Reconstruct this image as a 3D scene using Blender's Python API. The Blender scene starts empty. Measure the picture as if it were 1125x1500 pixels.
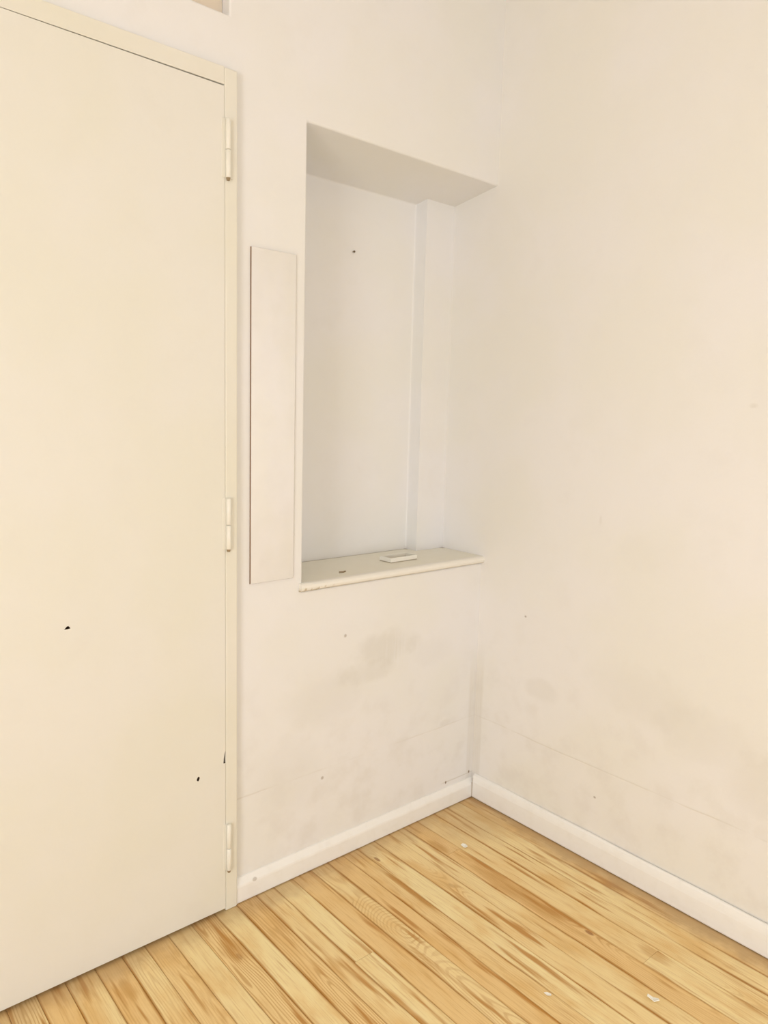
import bpy, bmesh, math, random
from mathutils import Vector, Matrix

# ------------------------------------------------------------------ camera
CAM = dict(f=1076.9, yaw=.7104, pitch=.1287, roll=.0263, loc=(-1.8184, -1.6086, 1.3))
def make_camera():
    y, p, ro = CAM['yaw'], CAM['pitch'], CAM['roll']
    f = Vector((math.sin(y)*math.cos(p), math.cos(y)*math.cos(p), -math.sin(p)))
    r = Vector((math.cos(y), -math.sin(y), 0)); u = r.cross(f)
    r2 = math.cos(ro)*r + math.sin(ro)*u; u2 = -math.sin(ro)*r + math.cos(ro)*u
    cd = bpy.data.cameras.new('camera'); cd.sensor_fit = 'VERTICAL'; cd.sensor_height = 36
    cd.lens = CAM['f']/1500*36; cd.clip_start = .02
    co = bpy.data.objects.new('camera', cd); bpy.context.collection.objects.link(co)
    m = Matrix((r2, u2, -f)).transposed().to_4x4(); m.translation = Vector(CAM['loc'])
    co.matrix_world = m
    bpy.context.scene.camera = co
make_camera()

# ------------------------------------------------------------------ world, light, exposure
S = bpy.context.scene
S.view_settings.view_transform = 'Standard'; S.view_settings.look = 'None'
S.view_settings.gamma = 1; S.view_settings.use_curve_mapping = False
S.view_settings.exposure = 0.10
W = bpy.data.worlds.new('world'); S.world = W; W.use_nodes = True
W.node_tree.nodes['Background'].inputs[0].default_value = (.75, .85, 1, 1)
W.node_tree.nodes['Background'].inputs[1].default_value = 1.0
def area(name, loc, aim, sx, sy, power, col):
    l = bpy.data.lights.new(name, 'AREA'); l.shape = 'RECTANGLE'; l.size = sx; l.size_y = sy
    l.energy = power; l.color = col
    o = bpy.data.objects.new(name, l); bpy.context.collection.objects.link(o)
    o.location = loc; o.rotation_euler = (Vector(aim)-Vector(loc)).to_track_quat('-Z', 'Y').to_euler()
    return o
RX0, RY0, RH, T = -4.0, -4.8, 2.85, .015      # room extents; T = wall face behind the baseboards
area('daylight_south', (-1.75, RY0-.16, 1.1), (-1.6, -1.2, 0.4), 1.6, 1.8, 36, (.965, .965, 1))
area('fill_west', (RX0-.16, -2.3, 1.15), (-.6, -2.1, 0.5), 1.3, 1.7, 68, (.965, .965, 1))  # unseen fill added to lift the right wall

# ------------------------------------------------------------------ helpers
C = bpy.context.collection
def lin(c):
    return tuple(((x/255)/12.92 if x/255 <= .04045 else ((x/255+.055)/1.055)**2.4) for x in c)
def link(name, me, m=None, parent=None, smooth=False):
    o = bpy.data.objects.new(name, me); C.objects.link(o)
    if m: me.materials.append(m)
    if parent: o.parent = parent
    if smooth:
        for p in me.polygons: p.use_smooth = True
    return o
def obj(name, bm, m=None, parent=None, smooth=False):
    bmesh.ops.recalc_face_normals(bm, faces=bm.faces)
    me = bpy.data.meshes.new(name); bm.to_mesh(me); bm.free()
    return link(name, me, m, parent, smooth)
def empty(name, loc, parent=None):
    o = bpy.data.objects.new(name, None); C.objects.link(o); o.location = loc; o.empty_display_size = .05
    if parent: o.parent = parent
    return o
def tag(o, label=None, cat=None, group=None, kind=None):
    for k, v in (('label', label), ('category', cat), ('group', group), ('kind', kind)):
        if v: o[k] = v
    return o
def box(bm, a, b, bev=0, seg=2):
    r = bmesh.ops.create_cube(bm, size=1)
    vs = r['verts']
    for v in vs:
        v.co = Vector([(a[i]+b[i])/2 + v.co[i]*(b[i]-a[i]) for i in range(3)])
    if bev:
        es = list({e for v in vs for e in v.link_edges})
        bmesh.ops.bevel(bm, geom=es, offset=bev, segments=seg, affect='EDGES', profile=.5)
    return bm
def cyl(bm, x, y, z0, z1, r, n=20, r2=None):
    m = Matrix.Translation((x, y, (z0+z1)/2))
    bmesh.ops.create_cone(bm, cap_ends=True, segments=n, radius1=r, radius2=r if r2 is None else r2, depth=z1-z0, matrix=m)
    return bm
def extrude_profile(pts, along, a, b, flip=False):
    """closed profile pts in the plane normal to an axis, swept from a to b"""
    bm = bmesh.new(); rings = []
    for s in (a, b):
        rings.append([bm.verts.new((s, p[0], p[1]) if along == 'x' else (p[0], s, p[1])) for p in pts])
    n = len(pts)
    for i in range(n):
        bm.faces.new((rings[0][i], rings[0][(i+1) % n], rings[1][(i+1) % n], rings[1][i]))
    bm.faces.new(rings[0]); bm.faces.new(rings[1][::-1])
    return bm

# ------------------------------------------------------------------ node helper
class NT:
    def __init__(s, name):
        s.m = bpy.data.materials.new(name); s.m.use_nodes = True
        s.t = s.m.node_tree; s.b = s.t.nodes['Principled BSDF']
    def n(s, kind, **kw):
        d = s.t.nodes.new(kind)
        for k, v in kw.items(): setattr(d, k, v)
        return d
    def put(s, sock, v):
        if hasattr(v, 'is_output') or isinstance(v, bpy.types.NodeSocket): s.t.links.new(v, sock)
        elif isinstance(v, (tuple, list)) and sock.type == 'RGBA' and len(v) == 3: sock.default_value = (*v, 1)
        else: sock.default_value = v
    def math(s, op, a, b=0., c=None, clamp=False):
        d = s.n('ShaderNodeMath', operation=op, use_clamp=clamp)
        s.put(d.inputs[0], a); s.put(d.inputs[1], b)
        if c is not None: s.put(d.inputs[2], c)
        return d.outputs[0]
    def vec(s, x, y, z):
        d = s.n('ShaderNodeCombineXYZ'); s.put(d.inputs[0], x); s.put(d.inputs[1], y); s.put(d.inputs[2], z); return d.outputs[0]
    def coord(s, which='Object'):
        return s.n('ShaderNodeTexCoord').outputs[which]
    def sep(s, v):
        d = s.n('ShaderNodeSeparateXYZ'); s.put(d.inputs[0], v); return d.outputs
    def noise(s, v, scale, detail=3, rough=.5, w=None):
        d = s.n('ShaderNodeTexNoise')
        if w is not None:
            d.noise_dimensions = '4D'; s.put(d.inputs['W'], w)
        s.put(d.inputs['Vector'], v); d.inputs['Scale'].default_value = scale
        d.inputs['Detail'].default_value = detail; d.inputs['Roughness'].default_value = rough
        return d.outputs[0]
    def map(s, v, a, b, c=0., d=1., smooth=True):
        r = s.n('ShaderNodeMapRange'); r.interpolation_type = 'SMOOTHSTEP' if smooth else 'LINEAR'
        s.put(r.inputs[0], v)
        for i, q in zip((1, 2, 3, 4), (a, b, c, d)): s.put(r.inputs[i], q)
        return r.outputs[0]
    def mix(s, f, a, b, mode='MIX'):
        d = s.n('ShaderNodeMix', data_type='RGBA', blend_type=mode)
        s.put(d.inputs[0], f); s.put(d.inputs[6], a); s.put(d.inputs[7], b)
        return d.outputs[2]
    def bump(s, h, dist, strength=1.):
        d = s.n('ShaderNodeBump'); s.put(d.inputs['Height'], h)
        d.inputs['Distance'].default_value = dist; d.inputs['Strength'].default_value = strength
        s.t.links.new(d.outputs[0], s.b.inputs['Normal'])
    def blob(s, P, c, r, nz=None, amt=.6):
        """soft elliptical stain mask, c and r per axis (0 radius = ignored axis)"""
        tot = None
        for i in range(3):
            if not r[i]: continue
            q = s.math('DIVIDE', s.math('SUBTRACT', P[i], c[i]), r[i]); q = s.math('MULTIPLY', q, q)
            tot = q if tot is None else s.math('ADD', tot, q)
        if nz is not None: tot = s.math('ADD', tot, s.math('MULTIPLY', s.math('SUBTRACT', nz, .5), amt*4))
        return s.map(tot, 0, 1.2, 1, 0)
    def attr(s, name):
        d = s.n('ShaderNodeAttribute', attribute_type='OBJECT', attribute_name=name); return d.outputs['Fac']

def simple(name, col, rough=.5, metal=0., bumpy=0., bscale=300, var=.0, spec=.5):
    m = NT(name); P = m.coord()
    c = col
    if var:
        nz = m.noise(P, 9, 4)
        c = m.mix(m.map(nz, .35, .7), col, tuple(x*(1-var) for x in col))
    m.put(m.b.inputs['Base Color'], c); m.b.inputs['Roughness'].default_value = rough
    m.b.inputs['Metallic'].default_value = metal; m.b.inputs['Specular IOR Level'].default_value = spec
    if bumpy: m.bump(m.noise(P, bscale, 2), bumpy)
    return m.m

WALL = (.874, .864, .858); CREAM = (.832, .815, .752)
def paint(name, col, which, rough=.55):
    """painted plaster; 'which' selects the scuffs that the wall carries"""
    m = NT(name); P = m.coord(); s = m.sep(P); X, Y, Z = s[0], s[1], s[2]
    big = m.noise(P, 2.3, 3); mid = m.noise(P, 11, 4, .6); fine = m.noise(P, 160, 3, .6)
    c = m.mix(m.map(big, .38, .62), col, tuple(a*b for a, b in zip(col, (.985, .985, .945))))
    c = m.mix(m.map(mid, .5, .75, 0, .5), c, tuple(a*b for a, b in zip(col, (.97, .965, .95))))
    mark_tone = tuple(a*b for a, b in zip(col, (.78, .74, .66)))
    h = m.math('ADD', m.math('MULTIPLY', fine, .25), m.math('MULTIPLY', mid, 1.2))
    if which:
        # old scar of a higher skirting, level line on both walls
        wob = m.math('MULTIPLY', m.math('SUBTRACT', m.noise(P, 5, 2), .5), .012)
        line = m.map(m.math('ABSOLUTE', m.math('SUBTRACT', m.math('ADD', Z, wob), .288)), .0005, .0035, 1, 0)
        line = m.math('MULTIPLY', line, m.map(m.noise(P, 6, 3), .35, .6))
        c = m.mix(m.math('MULTIPLY', line, .38), c, mark_tone)
        h = m.math('SUBTRACT', h, m.math('MULTIPLY', line, .8))
        # general grime low down
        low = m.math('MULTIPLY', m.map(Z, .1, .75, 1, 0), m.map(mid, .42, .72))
        c = m.mix(m.math('MULTIPLY', low, .22), c, mark_tone)
        A = X if which == 'left' else Y
        # darker band running up the room corner
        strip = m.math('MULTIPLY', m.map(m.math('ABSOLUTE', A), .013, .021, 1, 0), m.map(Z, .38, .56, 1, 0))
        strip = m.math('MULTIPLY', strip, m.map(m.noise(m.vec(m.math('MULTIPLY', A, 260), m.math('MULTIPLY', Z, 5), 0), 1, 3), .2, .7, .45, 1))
        c = m.mix(m.math('MULTIPLY', strip, .36), c, mark_tone)
        nz = mid
        def spot(cc, rr, amt, colr=mark_tone, j=.7):
            nonlocal c
            c = m.mix(m.math('MULTIPLY', m.blob(s, cc, rr, nz, j), amt), c, colr)
        brown = lin((120, 92, 58)); grey = tuple(a*b for a, b in zip(col, (.74, .71, .64)))
        if which == 'left':
            spot((-.40, 0, .610), (.13, 0, .06), .34, grey)
            spot((-.47, 0, .545), (.12, 0, .04), .26, grey)
            spot((-.62, 0, .50), (.15, 0, .09), .17, grey)
            spot((-.20, 0, .56), (.10, 0, .05), .10, grey)
            spot((-.75, 0, .30), (.12, 0, .12), .12, grey)
            streak = m.noise(m.vec(m.math('MULTIPLY', X, 120), m.math('MULTIPLY', Z, 3), 0), 1, 2)
            c = m.mix(m.math('MULTIPLY', m.math('MULTIPLY', m.blob(s, (-.33, 0, .59), (.1, 0, .07)), m.map(streak, .5, .65)), .35), c, col)
            spot((-.126, 0, .3), (.03, 0, .012), .25, grey)
            # caulk line with two little dark holes just above the skirting
            ln = m.math('MULTIPLY', m.map(m.math('ABSOLUTE', m.math('SUBTRACT', m.math('ADD', Z, m.math('MULTIPLY', m.noise(P, 22, 1), .004)), .0865)), .001, .003, 1, 0), m.map(X, -.15, -.11))
            c = m.mix(m.math('MULTIPLY', ln, .6), c, grey)
            for px, pz in ((-.116, .084), (-.003, .088)):
                spot((px, 0, pz), (.004, 0, .006), .95, brown, .0)
            for px, pz in ((-.556, .672), (-.63, .262)): spot((px, 0, pz), (.006, 0, .006), .5, brown, .1)
            for pz, ln_ in ((.52, .02), (.60, .010), (.68, .006)):
                spot((-.912, 0, pz), (.004, 0, ln_), .6, brown, .0)
        else:
            spot((0, -.26, .46), (0, .07, .04), .18, grey)
            spot((0, -.60, .55), (0, .18, .09), .13, grey)
            spot((0, -.78, .50), (0, .18, .08), .15, grey)
            spot((0, -.93, .42), (0, .10, .10), .22, grey)
            spot((0, -.60, .95), (0, .12, .06), .06, grey)
            for py, pz in ((-.47, .196), (-.181, .682)): spot((0, py, pz), (0, .005, .004), .55, brown, .1)
            spot((0, -.43, 1.02), (0, .006, .02), .22, grey); spot((0, -.83, 1.35), (0, .014, .008), .3, grey)
    m.put(m.b.inputs['Base Color'], c)
    m.b.inputs['Roughness'].default_value = rough
    m.bump(h, .0012, .5)
    return m.m

M = {}
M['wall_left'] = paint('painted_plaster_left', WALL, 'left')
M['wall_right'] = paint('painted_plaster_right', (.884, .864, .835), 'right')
M['wall'] = paint('painted_plaster', (.90, .89, .86), None)
M['ceiling'] = paint('ceiling_paint', (.90, .83, .74), None)
M['door'] = paint('door_paint', CREAM, None, .42)
M['frame'] = paint('frame_paint', (.835, .812, .725), None, .42)
M['transom'] = simple('transom_recess_shade', (.78, .68, .55), .5, var=.08)  # darker peach tone paints in the shade of the recess
M['hinge'] = simple('hinge_paint', (.89, .87, .78), .3, bumpy=.0006, bscale=220, var=.05)
M['board'] = None
M['dark'] = simple('dark_wood_core', lin((74, 50, 22)), .9)
M['sub'] = simple('gap_dust', lin((140, 92, 34)), .9)
M['chip'] = simple('paint_flake', (.97, .96, .88), .6, var=.06)
M['brown'] = simple('brown_flake', lin((168, 146, 112)), .8, var=.3)
M['tray'] = simple('white_plastic', (.90, .875, .79), .35)
M['tray_in'] = simple('shaded_plastic', (.52, .46, .36), .6, var=.1)  # cavity shadow painted into the tray's inside colour
M['nail'] = simple('nail_steel', lin((110, 96, 78)), .5, .6)
M['window'] = simple('window_paint', (.85, .83, .78), .4)
M['mirror_edge'] = simple('mirror_edge', lin((150, 122, 98)), .4)

def mirror_mat():
    m = NT('mirror_silver'); P = m.coord()
    m.b.inputs['Metallic'].default_value = 1; m.b.inputs['Roughness'].default_value = .02
    sm = m.noise(P, 14, 4)
    m.put(m.b.inputs['Base Color'], m.mix(m.map(sm, .4, .7), (.89, .885, .885), (.87, .865, .865)))
    m.b.inputs['Roughness'].default_value = .03
    return m.m
M['mirror'] = mirror_mat()

def board_mat():
    m = NT('skirting_paint'); P = m.coord(); s = m.sep(P)
    nz = m.noise(P, 26, 4, .6); base = (.935, .925, .89)
    g = tuple(a*b for a, b in zip(base, (.86, .83, .77)))
    c = m.mix(m.map(nz, .45, .75, 0, .22), base, g)
    # darker along the foot, and a few knocks
    foot = m.math('MULTIPLY', m.map(s[2], .0, .007, 1, 0), m.map(nz, .3, .55, .4, 1))
    c = m.mix(m.math('MULTIPLY', foot, .35), c, lin((165, 125, 75)))
    k = m.blob(s, (-.862, 0, .050), (.008, 0, .0045), nz, 1.2)
    c = m.mix(m.math('MULTIPLY', k, .45), c, lin((150, 132, 108)))
    k = m.blob(s, (0, 0, .04), (.004, .004, .1), nz, .1)
    c = m.mix(m.math('MULTIPLY', k, .5), c, lin((150, 120, 80)))
    m.put(m.b.inputs['Base Color'], c); m.b.inputs['Roughness'].default_value = .34
    m.bump(m.noise(P, 40, 3), .001, .5)
    return m.m
M['board'] = board_mat()

def sill_mat():
    m = NT('sill_paint'); P = m.coord(); s = m.sep(P)
    nz = m.noise(P, 18, 4, .6); base = (.90, .87, .755)
    c = m.mix(m.map(nz, .4, .7, 0, .6), base, (.88, .845, .73))
    # the nose has its frontal light painted in as a whiter tint, its lower lip is dirty and chipped at the left end
    c = m.mix(m.map(s[1], .016, .024, 1, 0), c, (.90, .875, .80))
    lip = m.math('MULTIPLY', m.map(m.math('ADD', s[2], m.math('MULTIPLY', nz, .004)), .826, .8315, 1, 0), m.map(s[1], .0, .02, 1, .6))
    c = m.mix(m.math('MULTIPLY', lip, .65), c, lin((165, 142, 104)))
    chips = m.math('MULTIPLY', m.map(m.noise(m.vec(s[0], 0, m.math('MULTIPLY', s[2], .5)), 60, 2), .5, .6), m.math('MULTIPLY', m.map(s[0], -.66, -.59, 1, 0), m.map(s[2], .831, .837, 1, 0)))
    c = m.mix(m.math('MULTIPLY', chips, .6), c, lin((182, 162, 124)))
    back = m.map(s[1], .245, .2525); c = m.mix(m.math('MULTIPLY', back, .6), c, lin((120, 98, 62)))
    for px, py in ((-.1121, .25), (.01, .197)):
        c = m.mix(m.math('MULTIPLY', m.blob(s, (px, py, 0), (.016, .012, 0), nz, .2), .7), c, lin((135, 112, 76)))
    m.put(m.b.inputs['Base Color'], c); m.b.inputs['Roughness'].default_value = .5
    m.bump(nz, .0015, .4)
    return m.m
M['sill'] = sill_mat()

def wood_mat():
    m = NT('pine_floorboard'); P = m.coord(); s = m.sep(P); x, y = s[0], s[1]
    seed = m.attr('seed'); tone = m.attr('tone'); grain = m.attr('grain'); w = m.attr('half_width')
    kx, ky, ks = m.attr('knot_x'), m.attr('knot_y'), m.attr('knot_size')
    # growth rings: distance to a log axis that drifts along the board
    slow = m.noise(m.vec(m.math('MULTIPLY', x, .6), m.math('MULTIPLY', y, 1.), 0), 1.6, 2, w=seed)
    wig = m.noise(m.vec(m.math('MULTIPLY', x, 5), m.math('MULTIPLY', y, 1.5), 0), 3.5, 3, w=seed)
    zz = m.math('MULTIPLY', m.math('SUBTRACT', slow, .5), .16)
    yk = m.math('SUBTRACT', y, ky)
    zz = m.math('ADD', zz, m.math('MULTIPLY', m.attr('cone'), m.math('MAXIMUM', m.math('MINIMUM', yk, .22), -.06)))
    xx = m.math('SUBTRACT', x, m.attr('axis'))
    r = m.math('SQRT', m.math('ADD', m.math('MULTIPLY', xx, xx), m.math('ADD', m.math('MULTIPLY', zz, zz), .00002)))
    r = m.math('ADD', r, m.math('MULTIPLY', wig, .010))
    # a knot pushes the rings aside
    dx = m.math('SUBTRACT', x, kx); dy = m.math('SUBTRACT', y, ky)
    ex = m.math('DIVIDE', dx, .020); ey = m.math('DIVIDE', dy, .075)
    kd = m.math('ADD', m.math('MULTIPLY', ex, ex), m.math('MULTIPLY', ey, ey))
    kk = m.math('MULTIPLY', m.math('POWER', 2.718, m.math('MULTIPLY', kd, -1.)), ks)
    r = m.math('ADD', r, m.math('MULTIPLY', kk, .030))
    ring = m.math('SINE', m.math('MULTIPLY', r, 1150.))
    ring = m.map(ring, -.1, 1.)
    ringamt = m.math('MULTIPLY', ring, m.math('MAXIMUM', m.math('MULTIPLY', grain, m.map(slow, .3, .62, .35, 1)), m.math('MULTIPLY', kk, 1.)))
    fib = m.noise(m.vec(m.math('MULTIPLY', x, 60), m.math('MULTIPLY', y, 2.2), 0), 5, 4, .6, w=seed)
    blot = m.noise(m.vec(m.math('MULTIPLY', x, 3), m.math('MULTIPLY', y, 1), 0), 5.5, 4, .55, w=seed)
    light, mid_, deep = lin((255, 236, 180)), lin((243, 206, 142)), lin((188, 130, 48))
    c = m.mix(tone, light, mid_)
    c = m.mix(m.map(blot, .42, .72, 0, .75), c, lin((234, 192, 122)))
    c = m.mix(m.math('MULTIPLY', ringamt, .8), c, deep)
    c = m.mix(m.map(fib, .46, .74, 0, .34), c, deep)
    # isolated dark resin streaks
    st = m.noise(m.vec(m.math('MULTIPLY', x, 22), m.math('MULTIPLY', y, 1.6), 3), 2.6, 2, w=seed)
    c = m.mix(m.map(st, .55, .70, 0, .85), c, lin((192, 132, 50)))
    core = m.math('MULTIPLY', m.map(m.math('ADD', m.math('MULTIPLY', m.math('DIVIDE', dx, .006), m.math('DIVIDE', dx, .006)), m.math('MULTIPLY', m.math('DIVIDE', dy, .014), m.math('DIVIDE', dy, .014))), .3, 1.3, 1, 0), m.attr('knot_core'))
    c = m.mix(m.math('MULTIPLY', core, .75), c, lin((150, 88, 32)))
    # old varnish and dust darken the long edges
    sv = m.noise(m.vec(m.math('MULTIPLY', m.math('SIGN', x), 7), m.math('MULTIPLY', y, 1.3), 0), 2.2, 3, w=seed)
    ed = m.map(m.math('SUBTRACT', w, m.math('ABSOLUTE', x)), 0, m.math('ADD', .0022, m.math('MULTIPLY', m.map(sv, .4, .7), .0075)), 1, 0)
    c = m.mix(m.math('MULTIPLY', ed, m.map(sv, .36, .6, .25, .95)), c, lin((180, 122, 40)))
    # greyish dirty margin along the walls, skirting shade painted in (world position)
    g = m.n('ShaderNodeNewGeometry').outputs['Position']; gs = m.sep(g)
    gn = m.noise(g, 14, 4, .6)
    for q, (px, py, rx, ry, am) in enumerate(((-.512, -.24, .011, .15, .9), (-.285, -.45, .030, .24, .5), (-.2556, -.60, .006, .40, .7), (-.300, -.14, .022, .05, .55), (-1.005, -.14, .030, .06, .5), (-.205, -.80, .020, .05, .45), (-.86, -.10, .022, .09, .35), (-1.25, -.11, .016, .05, .5))):
        c = m.mix(m.math('MULTIPLY', m.blob(gs, (px, py, 0), (rx, ry, 0), m.noise(m.vec(m.math('MULTIPLY', gs[0], 60), m.math('MULTIPLY', gs[1], 9), q), 1, 3), .5), am), c, lin((196, 140, 60)))
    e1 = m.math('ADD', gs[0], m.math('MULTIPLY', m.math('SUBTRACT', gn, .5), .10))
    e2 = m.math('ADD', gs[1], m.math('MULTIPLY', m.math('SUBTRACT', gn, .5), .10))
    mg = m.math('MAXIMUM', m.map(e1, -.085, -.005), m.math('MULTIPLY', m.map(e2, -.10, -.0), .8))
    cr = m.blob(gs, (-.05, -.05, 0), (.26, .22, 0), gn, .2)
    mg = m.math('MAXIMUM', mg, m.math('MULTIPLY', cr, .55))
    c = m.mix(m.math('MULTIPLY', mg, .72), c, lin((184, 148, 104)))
    m.put(m.b.inputs['Base Color'], c)
    m.put(m.b.inputs['Roughness'], m.map(blot, .3, .7, .36, .5)); m.b.inputs['Specular IOR Level'].default_value = .35
    m.bump(m.math('ADD', fib, m.math('MULTIPLY', ringamt, -.5)), .0006, .5)
    return m.m
M['wood'] = wood_mat()

def glass_mat():
    m = NT('window_glass'); t = m.t
    tr = m.n('ShaderNodeBsdfTransparent'); gl = m.n('ShaderNodeBsdfGlossy'); gl.inputs['Roughness'].default_value = 0
    mx = m.n('ShaderNodeMixShader'); mx.inputs[0].default_value = .06
    t.links.new(tr.outputs[0], mx.inputs[1]); t.links.new(gl.outputs[0], mx.inputs[2])
    t.links.new(mx.outputs[0], t.nodes['Material Output'].inputs['Surface'])
    return m.m
M['glass'] = glass_mat()

# ------------------------------------------------------------------ room shell
D, XN, XC, DC, ZS = .2545, -.7083, -.1121, .0539, .847
ZN = 2.030
def wall_grid(xs, zs, depth, fix=None, thick=.32):
    """wall in the xz plane facing -y; depth(i, j) gives the y of each cell's face (None = through)"""
    bm = bmesh.new(); V = {}
    def v(x, y, z):
        if fix: x, y, z = fix(x, y, z)
        k = (round(x, 5), round(y, 5), round(z, 5))
        if k not in V: V[k] = bm.verts.new(k)
        return V[k]
    def f(*a):
        if len(set(a)) == 4:
            try: bm.faces.new(a)
            except ValueError: pass
    nx, nz = len(xs)-1, len(zs)-1
    def dd(i, j):
        if i < 0 or j < 0 or i >= nx or j >= nz: return thick
        d = depth(i, j); return thick if d is None else d
    for i in range(nx):
        for j in range(nz):
            d = depth(i, j); x0, x1, z0, z1 = xs[i], xs[i+1], zs[j], zs[j+1]
            if d is not None:
                f(v(x0, d, z0), v(x1, d, z0), v(x1, d, z1), v(x0, d, z1))
                f(v(x0, thick, z0), v(x1, thick, z0), v(x1, thick, z1), v(x0, thick, z1))
    for i in range(nx+1):
        for j in range(nz):
            a, b = dd(i-1, j), dd(i, j)
            if a != b: f(v(xs[i], a, zs[j]), v(xs[i], b, zs[j]), v(xs[i], b, zs[j+1]), v(xs[i], a, zs[j+1]))
    for j in range(nz+1):
        for i in range(nx):
            a, b = dd(i, j-1), dd(i, j)
            if a != b: f(v(xs[i], a, zs[j]), v(xs[i], b, zs[j]), v(xs[i+1], b, zs[j]), v(xs[i+1], a, zs[j]))
    return bm

xs = [RX0, -1.757, -.927, XN, XC, T+.06]
zs = [0, ZS-.024, ZN, 2.060, 2.202, 2.60, RH]
def depth_left(i, j):
    if i == 1 and j <= 2: return .26          # behind the closed door
    if i == 1 and j == 4: return .065         # transom recess
    if i == 3 and j == 1: return D
    if i == 4 and j == 1: return D-DC
    return T
def fix_left(x, y, z):
    if abs(z-ZN) < 1e-4 and y > .1 and x > XN-.01 and y < .3: z = ZN-.037*(y-T)/(D-T)
    return x, y, z
wl = obj('wall_left', wall_grid(xs, zs, depth_left, fix_left), M['wall_left']); tag(wl, kind='structure')
b = wl.modifiers.new('soft_arris', 'BEVEL'); b.width = .005; b.segments = 3; b.limit_method = 'ANGLE'; b.angle_limit = .6
for p in wl.data.polygons: p.use_smooth = False

bm = box(bmesh.new(), (T, RY0, 0), (T+.12, .319, RH))
tag(obj('wall_right', bm, M['wall_right']), kind='structure')
bm = box(bmesh.new(), (RX0-.1, RY0-.1, RH), (T+.12, .32, RH+.1))
tag(obj('ceiling', bm, M['ceiling']), kind='structure')

# far walls (behind the camera), one window, one more added for fill
def window(name, loc, rz, w, h):
    e = empty(name, loc); e.rotation_euler.z = rz; tag(e, kind='structure')
    bm = bmesh.new()
    for a, b_ in (((-w/2, -.03, 0), (-w/2+.05, .03, h)), ((w/2-.05, -.03, 0), (w/2, .03, h)), ((-w/2+.05, -.03, 0), (w/2-.05, .03, .05)), ((-w/2+.05, -.03, h-.05), (w/2-.05, .03, h)), ((-.03, -.03, .05), (.03, .03, h-.05))):
        box(bm, a, b_)
    obj('window_frame', bm, M['window'], e)
    for a, b_ in ((-w/2+.05, -.03), (.03, w/2-.05)):
        obj('pane', box(bmesh.new(), (a, -.002, .05), (b_, .002, h-.05)), M['glass'], e)
    return e
def far_wall(name, length, a, b_, z0, z1):
    g = wall_grid([-length/2, a, b_, length/2], [0, z0, z1, RH], lambda i, j: None if (i, j) == (1, 1) else 0, thick=.1)
    o = obj(name, g, M['wall']); tag(o, kind='structure'); return o
mx = (RX0+T)/2
o = far_wall('wall_back', T-RX0, -1.75-mx-.8, -1.75-mx+.8, .2, 2.0)
for v_ in o.data.vertices: v_.co.x *= 1
o.rotation_euler.z = math.pi; o.location = (mx, RY0, 0)
for v_ in o.data.vertices: v_.co.x = -v_.co.x
window('window_1', (-1.75, RY0-.05, .2), 0, 1.6, 1.8)
my = (RY0+.32)/2
o = far_wall('wall_far_side', .32-RY0, -2.3-my-.65, -2.3-my+.65, .3, 2.0)
o.rotation_euler.z = math.pi/2; o.location = (RX0, my, 0)
window('fill_window', (RX0-.05, -2.3, .3), math.pi/2, 1.3, 1.7)  # unseen window added to go with the west fill light

# ------------------------------------------------------------------ floor and boards
fl = obj('floor', box(bmesh.new(), (RX0-.1, RY0-.1, -.12), (T+.12, .32, -.0185)), M['sub']); tag(fl, kind='structure')
SEAMS = [T, -.060, -.121, -.181, -.2555, -.315, -.375, -.436, -.505, -.560, -.615, -.674, -.739, -.799, -.857, -.917, -.980, -1.045, -1.107, -1.168, -1.224, -1.288, -1.355]
while SEAMS[-1] > RX0+.06: SEAMS.append(SEAMS[-1]-.0615)
SEAMS[-1] = RX0
TONE = [.55, .15, .25, .35, .80, .25, .35, .0, .55, .85, .30, .80, .05, .25, .65, .0, .55, .15, .6, .2, .7, .2]
GRAIN = [.1, .1, .25, .05, .35, .1, .15, .05, .3, .1, .45, .05, .0, .1, .75, .0, .95, .05, .2, .3, .15, .2]
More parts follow.
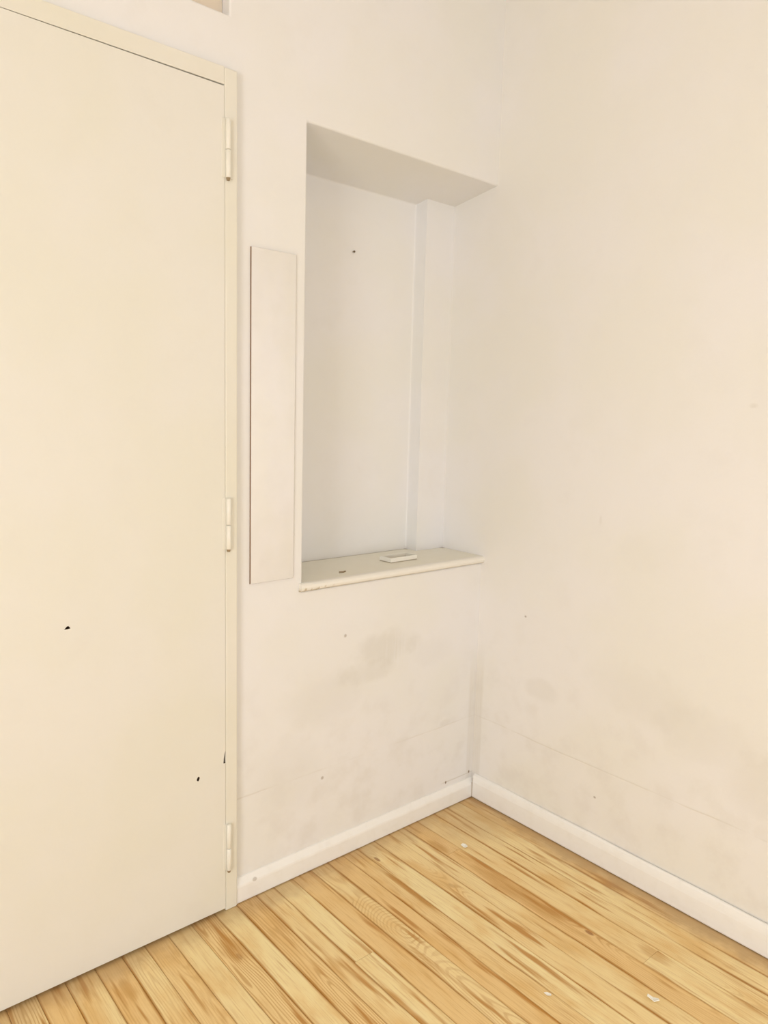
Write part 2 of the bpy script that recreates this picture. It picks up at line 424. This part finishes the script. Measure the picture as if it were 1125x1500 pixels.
# knots: board -> (y, x within board, strength, dark core)
KNOT = {10: (-.40, .012, .5, .0), 4: (-.655, .020, .7, 1.), 16: (-.17, .008, .35, .55), 6: (-.30, 0, .5, .3), 8: (-.30, .02, .5, 0), 7: (-.075, -.02, .3, .9), 0: (-.165, 0, .2, .5)}
ENDS = {3: -.80, 4: -.19, 12: -.36, 9: -1.3, 1: -1.5, 14: -1.2, 18: -.9, 7: -1.45, 20: -.6}
rnd = random.Random(4)
for i in range(len(SEAMS)-1):
    x1, x0 = SEAMS[i], SEAMS[i+1]
    w = (x1-x0)/2-.00025
    cut = ENDS.get(i, -rnd.uniform(1.3, 2.6))
    for k, (ya, yb) in enumerate(((cut+.0004, T), (RY0, cut-.0004))):
        bm = bmesh.new(); h0 = -.0185; top = rnd.uniform(-.0006, 0.)
        be = .0009
        pts = [(-w, h0), (w, h0), (w, top-be), (w-be*.35, top-be*.35), (w-be, top), (-w+be, top), (-w+be*.35, top-be*.35), (-w, top-be)]
        bm = extrude_profile(pts, 'y', ya, yb)
        o = obj('floorboard', bm, M['wood'], fl)
        o.location = ((x0+x1)/2, 0, 0)
        tn = TONE[i] if i < len(TONE) else rnd.uniform(0, .8); gr = GRAIN[i] if i < len(GRAIN) else rnd.choice((.05, .1, .3, .8))
        if k: tn = min(1, max(0, tn+rnd.uniform(-.35, .35)))
        kn = KNOT.get(i, (9., 0, 0, 0)) if k == 0 or i in (4, 12) else (9., 0, 0, 0)
        o['tone'] = float(tn); o['grain'] = float(gr); o['seed'] = rnd.uniform(0, 50); o['half_width'] = w
        o['axis'] = rnd.uniform(-.03, .03); o['cone'] = 0.0; o['knot_x'] = float(kn[1]); o['knot_y'] = float(kn[0]); o['knot_size'] = float(kn[2]); o['knot_core'] = float(kn[3])
        if i == 10 and k == 0: o['cone'] = .42; o['axis'] = .012

# ------------------------------------------------------------------ skirting boards
hL = .064
bm = extrude_profile([(T, .0022), (T, hL+.002), (T-.003, hL+.001), (.004, hL-.010), (.0012, hL-.014), (0, hL-.019), (0, .0022)], 'x', -.9165, T)
tag(obj('baseboard_left', bm, M['board'], smooth=False), kind='structure')
# right: its back stands off the wall a little, more so toward the viewer
bm = bmesh.new(); hR = .083; rings = []
N = 40
for k in range(N+1):
    y = -.0 - (abs(RY0)-.001)*k/N if k else -.0002
    g = .0006+.0026*min(1, max(0, (-y-.1)/.6)); q = .0012*math.sin(k*2.1)*(1 if k else 0)
    pts = [(T-.0002, .0022), (T-.0002, .03), (T-g, .04), (T-g, hR+q*.5), (T-g-.004, hR-.001), (.0050, hR-.006), (.0015, hR-.018), (0, hR-.026), (0, .0022)]
    rings.append([bm.verts.new((a, y, c)) for a, c in pts])
for k in range(N):
    n = len(rings[0])
    for i in range(n): bm.faces.new((rings[k][i], rings[k][(i+1) % n], rings[k+1][(i+1) % n], rings[k+1][i]))
bm.faces.new(rings[0]); bm.faces.new(rings[-1][::-1])
tag(obj('baseboard_right', bm, M['board']), kind='structure')

# ------------------------------------------------------------------ transom panel above the door
bm = box(bmesh.new(), (-1.756, .048, 2.203), (-.928, .0648, 2.599))
tr_ = obj('trim_1', bm, M['transom']); tag(tr_, kind='structure')

# ------------------------------------------------------------------ door: casing, leaf, hinges
door = empty('door_1', (-1.34, -.005, 0)); tag(door, kind='structure')
def dpart(name, bm, m):
    for v_ in bm.verts: v_.co -= Vector((-1.34, -.005, 0))
    return obj(name, bm, m, door)
XH, XF, ZD, ZF, YD = -.9505, -.9165, 2.0402, 2.0785, -.0045
bm = bmesh.new()
box(bm, (XH, YD, .0), (XF, .05, ZF), .0035, 3)
dpart('jamb', bm, M['frame'])
bm = bmesh.new(); box(bm, (-1.757+.0, YD, .0), (-1.721, .05, ZF), .0035, 3); dpart('jamb', bm, M['frame'])
bm = bmesh.new(); box(bm, (-1.721, YD, ZD+.0002), (XH, .05, ZF), .0010, 2); dpart('head_jamb', bm, M['frame'])
# leaf (top edge drops toward the hinges, so the gap opens there)
bm = bmesh.new(); box(bm, (-1.7185, YD-.0008, .0085), (XH-.0003, .036, ZD), .0014, 2)
for v_ in bm.verts:
    if v_.co.z > 1: v_.co.z -= 0 if v_.co.x < -1 else .0030
leaf_tmp = obj('leaf_tmp', bm, M['door'])
def cutter(pts, y0, y1):
    bm = bmesh.new(); a = [bm.verts.new((x, y0, z)) for x, z in pts]; b_ = [bm.verts.new((x, y1, z)) for x, z in pts]
    n = len(pts)
    for i in range(n): bm.faces.new((a[i], a[(i+1) % n], b_[(i+1) % n], b_[i]))
    bm.faces.new(a); bm.faces.new(b_[::-1])
    return obj('cut', bm, M['dark'])
def blobpts(cx, cz, rx, rz, n=12, seed=1, rot=0):
    r = random.Random(seed); out = []
    for i in range(n):
        a = 2*math.pi*i/n; q = r.uniform(.85, 1.12); x = rx*q*math.cos(a); z = rz*q*math.sin(a)
        out.append((cx+x*math.cos(rot)-z*math.sin(rot), cz+x*math.sin(rot)+z*math.cos(rot)))
    return out
cuts = [cutter(blobpts(-1.0271, .3922, .0038, .0060, seed=3, rot=-.3), -.05, .028),
        cutter([(-1.3360, .8290), (-1.3305, .8345), (-1.3270, .8360), (-1.3225, .8300), (-1.3280, .8288)], -.05, .022),
        cutter([(-.9572, .4120), (-.9480, .4120), (-.9480, .4430), (-.9525, .4430), (-.9562, .4250)], -.05, .028)]
for c_ in cuts:
    md = leaf_tmp.modifiers.new('b', 'BOOLEAN'); md.operation = 'DIFFERENCE'; md.object = c_; md.solver = 'EXACT'
    md.material_mode = 'TRANSFER'
dg = bpy.context.evaluated_depsgraph_get()
me = bpy.data.meshes.new_from_object(leaf_tmp.evaluated_get(dg)); me.name = 'door_leaf'
for c_ in cuts: bpy.data.objects.remove(c_)
bpy.data.objects.remove(leaf_tmp)
me.transform(Matrix.Translation((1.34, .005, 0)))
leaf = bpy.data.objects.new('door_leaf', me); C.objects.link(leaf); leaf.parent = door
if len(me.materials) < 2: me.materials.append(M['dark'])

def hinge(zlo, zhi, gloss=False):
    e = empty('hinge', (-.9445+1.34, 0, zlo), door)
    x, y, r = 0, -.0055+.0, .0062; h = zhi-zlo; mid = h*.50
    for a, b_ in ((mid+.0006, h), (.006, mid-.0006)):
        bm = bmesh.new()
        n = 20; prof = [(0, a), (r*.75, a), (r, a+.0015), (r, b_-.0015), (r*.75, b_), (0, b_)]
        vs = [[bm.verts.new((x+p*math.cos(2*math.pi*i/n), y+p*math.sin(2*math.pi*i/n), z)) for i in range(n)] if p else [bm.verts.new((x, y, z))] for p, z in prof]
        for q in range(len(prof)-1):
            A, B = vs[q], vs[q+1]
            for i in range(n):
                j = (i+1) % n
                if len(A) == 1: bm.faces.new((A[0], B[i], B[j]))
                elif len(B) == 1: bm.faces.new((A[i], A[j], B[0]))
                else: bm.faces.new((A[i], A[j], B[j], B[i]))
        obj('knuckle', bm, M['hinge'], e, smooth=True)
    bm = bmesh.new(); cyl(bm, x, y, 0, .0065, .0035, 14, .0050); obj('pin_tip', bm, M['brown'], e)
    bm = box(bmesh.new(), (-.014, -.0012, .006), (.014, .0004, h), .0006, 1); obj('hinge_leaf', bm, M['frame'], e)
for a, b_ in ((1.832, 1.9676), (.9605, 1.0933), (.111, .2445)): hinge(a, b_)

# ------------------------------------------------------------------ sill of the niche
bm = bmesh.new()
pts = [(D-.0008, ZS-.0235), (D-.0008, ZS), (.012, ZS), (.006, ZS-.0018), (.0018, ZS-.006), (.0002, ZS-.012), (.0022, ZS-.018), (.007, ZS-.0225), (T-.0002, ZS-.0235)]
sill = empty('trim_2', (0, 0, 0)); tag(sill, kind='structure')
# L-shaped around the boxed chase: main slab in two runs, plus the little horn past the jamb
r1 = extrude_profile(pts, 'x', XN+.0004, XC-.0002)
pts2 = [(D-DC-.0008, ZS-.0235), (D-DC-.0008, ZS)] + pts[2:]
r2 = extrude_profile(pts2, 'x', XC-.0002, T-.0003)
pts3 = [(T-.0003, ZS-.0235), (T-.0003, ZS)] + pts[2:]
r3 = extrude_profile(pts3, 'x', XN-.011, XN+.0004)
me_ = bpy.data.meshes.new('sill_tmp')
for r_ in (r2, r3):
    r_.to_mesh(me_); r1.from_mesh(me_); r_.free()
bmesh.ops.remove_doubles(r1, verts=r1.verts, dist=.00015)
obj('sill_slab', r1, M['sill'], sill)

# ------------------------------------------------------------------ narrow frameless mirror
mir = empty('wall_mirror', (-.8062, T, .866)); tag(mir, 'tall narrow frameless mirror fixed to the white wall between door and niche', 'mirror')
w, h = .1291, .8347
obj('backing', box(bmesh.new(), (-w/2-.0008, -.0022, -.0010), (w/2+.0010, -.0002, h+.0004)), M['mirror_edge'], mir)
bm = box(bmesh.new(), (-w/2, -.0052, 0), (w/2, -.0024, h))
g = obj('mirror_glass', bm, M['mirror'], mir); g.data.materials.append(M['mirror_edge'])
for p in g.data.polygons:
    if abs(p.normal.y) < .9: p.material_index = 1

# ------------------------------------------------------------------ small things
tray = empty('plastic_tray', (-.272, .112, ZS)); tag(tray, 'small white rectangular plastic box lid lying open side up on the niche sill', 'box lid'); tray.rotation_euler.z = .02
tw, td, th, tt = .057, .0265, .0155, .0045
bm = bmesh.new(); box(bm, (-tw, -td, .0), (tw, td, .0030), .0006, 1); obj('tray_base', bm, M['tray_in'], tray)
bm = bmesh.new()
outer = [(-tw, -td), (tw, -td), (tw, td), (-tw, td)]; inner = [(-tw+tt, -td+tt), (tw-tt, -td+tt), (tw-tt, td-tt), (-tw+tt, td-tt)]
R4 = [[bm.verts.new((x, y, z)) for x, y in ring] for ring, z in ((outer, .0030), (outer, th), (inner, th), (inner, .0030))]
for a in range(4):
    A, B = R4[a], R4[(a+1) % 4]
    for i in range(4): bm.faces.new((A[i], A[(i+1) % 4], B[(i+1) % 4], B[i]))
es = [e for e in bm.edges]
bmesh.ops.bevel(bm, geom=[e for e in bm.edges if min(v.co.z for v in e.verts) > .01], offset=.0010, segments=2, affect='EDGES')
obj('rim', bm, M['tray'], tray)

def flake(name, loc, pts, th, m, label, cat, rz=0, curl=0.0, group=None):
    bm = bmesh.new()
    cx = sum(p[0] for p in pts)/len(pts); cy = sum(p[1] for p in pts)/len(pts)
    def zc(x, y): return curl*((x-cx)**2+(y-cy)**2)*60
    lo = [bm.verts.new((x-cx, y-cy, zc(x, y))) for x, y in pts]; hi = [bm.verts.new(((x-cx)*.93, (y-cy)*.93, th+zc(x, y))) for x, y in pts]
    c0 = bm.verts.new((0, 0, 0)); c1 = bm.verts.new((0, 0, th)); n = len(pts)
    for i in range(n):
        j = (i+1) % n
        bm.faces.new((lo[i], lo[j], hi[j], hi[i])); bm.faces.new((hi[i], hi[j], c1)); bm.faces.new((lo[j], lo[i], c0))
    o = obj(name, bm, m); o.location = loc; o.rotation_euler.z = rz
    return tag(o, label, cat, group)
flake('paint_flake', (-.2400, -.1935, 0), [(-.011, .004), (-.002, .010), (.006, .007), (.009, -.001), (.005, -.012), (-.001, -.009), (-.003, -.003)], .0015, M['chip'],
      'cream paint flake on the floorboards nearest the room corner', 'paint flake', -.4, .8)
flake('paint_flake', (-.3415, -.8758, 0), [(-.005, .013), (.002, .014), (.006, .002), (.005, -.011), (-.001, -.014), (-.006, -.004)], .0015, M['chip'],
      'largest oblong cream paint flake on the floor near the right skirting', 'paint flake', .25, .6)
flake('paint_flake', (-.5164, -.7148, 0), [(-.008, .004), (.001, .006), (.008, -.002), (.006, -.006), (-.002, -.003)], .0010, M['chip'],
      'thin sliver of cream paint, leftmost of the two flakes lying farther from the corner', 'paint flake', -.5, .5)
flake('paint_flake', (-.532, .065, ZS), [(-.016, -.004), (-.006, .008), (.006, .004), (.017, .003), (.010, -.005), (-.004, -.009)], .0012, M['brown'],
      'small dull brown flake lying on the left half of the niche sill', 'paint flake', .1, .08)
# nail in the back of the niche
bm = bmesh.new(); cyl(bm, 0, 0, 0, .007, .0014, 10); cyl(bm, 0, 0, .007, .0085, .0034, 14, .0030)
bmesh.ops.rotate(bm, verts=bm.verts, cent=(0, 0, 0), matrix=Matrix.Rotation(math.pi/2, 3, 'X'))
o = obj('nail', bm, M['nail']); o.location = (-.3704, D, 1.8029); tag(o, 'small dark nail head in the upper back wall of the niche', 'nail')
